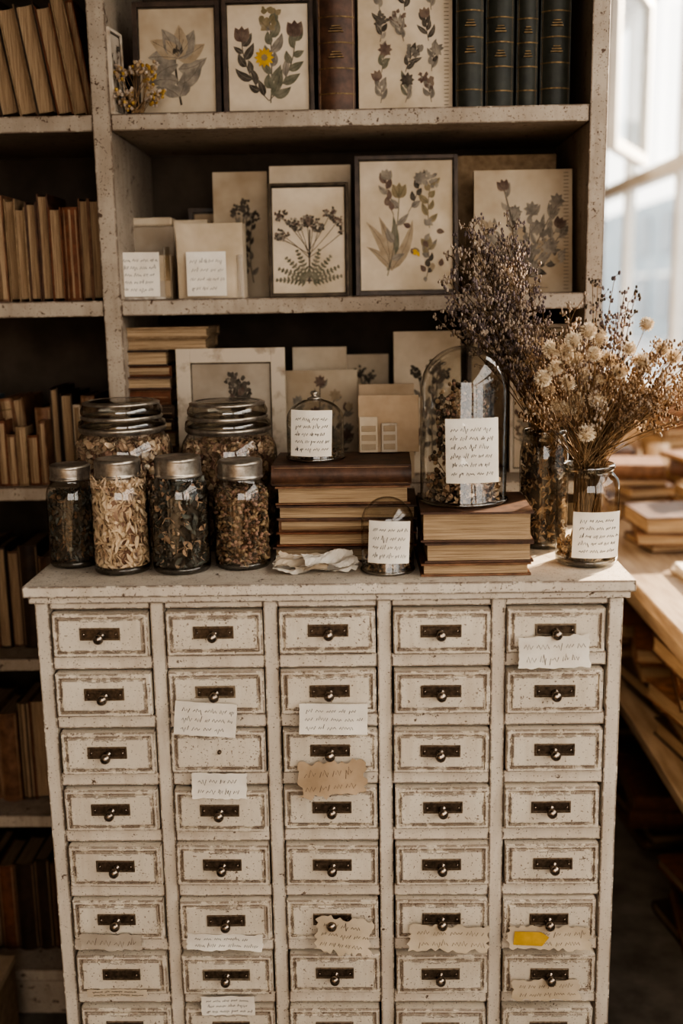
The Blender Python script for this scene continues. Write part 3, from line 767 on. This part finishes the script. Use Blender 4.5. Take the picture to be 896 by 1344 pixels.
# =================================================================== SIDE TABLE AND CLUTTER
mb=MB(); tx0,tx1,ty0,ty1=.605,1.22,.05,4.3
mb.box((tx0,ty0,.72),(tx1,ty1,.75),'table_wood'); mb.box((tx0+.02,ty0+.02,.40),(tx1-.02,ty1-.02,.425),'table_wood')
for x in(tx0+.02,tx1-.07):
    for y in(ty0+.02,ty0+2.2,ty1-.07): mb.box((x,y,0),(x+.05,y+.05,.72),'table_wood')
mb.box((tx0+.03,ty0+.03,.66),(tx0+.05,ty1-.03,.72),'table_wood')
mb.obj("display_table",bevel=.003)
def pile(name,x,y,z,n,w,d,tmax=.03,cov=('leather_tan','cloth_buff','cloth_rust','leather_brown','paper_aged'),tmin=.014):
    mb=MB()
    for i in range(n):
        t=U(tmin,tmax); lying(mb,x+U(-.010,.010),y+U(-.010,.010),z,w*U(.78,1),d*U(.78,1),t,random.choice(cov),U(-.25,.25),random.choice(['fore','spine'])); z+=t+.0005
    return mb.obj(name)
random.seed(21)
for x,y,n in ((.76,1.05,3),(.78,1.44,5),(1.0,1.62,6),(.80,1.84,4),(1.05,2.05,8),(.82,2.35,3),(1.05,2.55,5),(.85,2.8,7),(1.05,3.0,4),(.85,3.3,5),(1.08,3.5,8)):
    pile("table_book_pile",x,y,.7505,n,.16,.20,.04,cov=('leather_tan','cloth_buff','cloth_rust','leather_brown','leather_brown'))
y=.30
while y<2.6:
    pile("lower_book_pile",.75,y,.4255,random.randint(4,6),.19,.23,.042,cov=DK+['leather_tan'],tmin=.02); pile("lower_book_pile",1.0,y+.02,.4255,random.randint(4,6),.19,.23,.042,cov=DK,tmin=.02); y+=.31
for y in (.6,1.1,1.6,2.1): pile("floor_book_pile",.80,y,.0005,random.randint(4,6),.22,.28,.045,cov=DK)
mb=MB(); cx,cy,cz=.98,1.22,.7505
mb.box((cx-.12,cy-.09,cz),(cx+.12,cy+.09,cz+.008),'cloth_buff')
for k in range(3):
    zz=cz+.012+k*.032
    mb.box((cx-.12,cy-.09,zz),(cx+.12,cy-.082,zz+.026),'cloth_buff'); mb.box((cx-.12,cy+.082,zz),(cx+.12,cy+.09,zz+.026),'cloth_buff')
    mb.box((cx-.128,cy-.09,zz),(cx-.12,cy+.09,zz+.026),'cloth_buff'); mb.box((cx+.12,cy-.09,zz),(cx+.128,cy+.09,zz+.026),'cloth_buff')
for sx in(-1,1):
    for sy in(-1,1): mb.box((cx+sx*.11-.008,cy+sy*.074-.008,cz+.008),(cx+sx*.11+.008,cy+sy*.074+.008,cz+.108),'cloth_buff')
x=cx-.098
while x<cx+.08:
    t=U(.014,.026); book(mb,T(x,cy-.06,cz+.008),t,.11,U(.12,.165),random.choice(COV),'pages_upright',False,.002); x+=t+.001
mb.obj("wooden_book_crate")
for i,(x,y,h) in enumerate(((.96,1.87,.12),(.95,2.2,.18),(1.14,1.83,.16),(1.15,2.28,.2))):
    mb=MB(); mb.lathe([(0,0),(.036,0),(.040,.01),(.040,h*.8),(.031,h*.92),(.034,h),(0,h)],'petal_pale',T(x,y,.7505),20)
    mb.obj("ceramic_jar")
mb=MB()
for i in range(9):
    mb.box((-.08,-.11,i*.002),(.08,.11,i*.002+.0017),'paper_white',T(.80+U(-.01,.01),.70+U(-.01,.01),.7505,0,0,U(-.2,.2)))
mb.obj("paper_sheets")
# =================================================================== LIGHT, CAMERA
w=bpy.data.worlds.new("sky"); bpy.context.scene.world=w; w.use_nodes=True
bg=w.node_tree.nodes["Background"]; bg.inputs[0].default_value=(1,.935,.855,1); bg.inputs[1].default_value=3.3
sd=bpy.data.lights.new("sun","SUN"); sd.energy=17; sd.angle=.03; sd.color=(1,.81,.60)
so=bpy.data.objects.new("sun",sd); bpy.context.collection.objects.link(so)
so.rotation_euler=Vector((1,1.05,.50)).to_track_quat('Z','Y').to_euler()
cd=bpy.data.cameras.new("camera"); co=bpy.data.objects.new("camera",cd); bpy.context.collection.objects.link(co)
cd.sensor_fit='VERTICAL'; cd.sensor_height=36; cd.lens=1400*36/1344
f=Vector((-.0239,.9797,-.1988)); r=Vector((.99963,.0209,-.01725)); u=Vector((.01274,.19914,.97985))
Mc=Matrix((( r.x,u.x,-f.x),(r.y,u.y,-f.y),(r.z,u.z,-f.z))).to_4x4(); Mc.translation=(.057,-1.4211,1.3393)
co.matrix_world=Mc
cd.dof.use_dof=True; cd.dof.focus_distance=1.56; cd.dof.aperture_fstop=2.0; cd.clip_start=.05
sc=bpy.context.scene; sc.camera=co
try:
    sc.view_settings.view_transform='AgX'; sc.view_settings.look='AgX - High Contrast'; sc.view_settings.exposure=.40
except Exception as e: print(e)
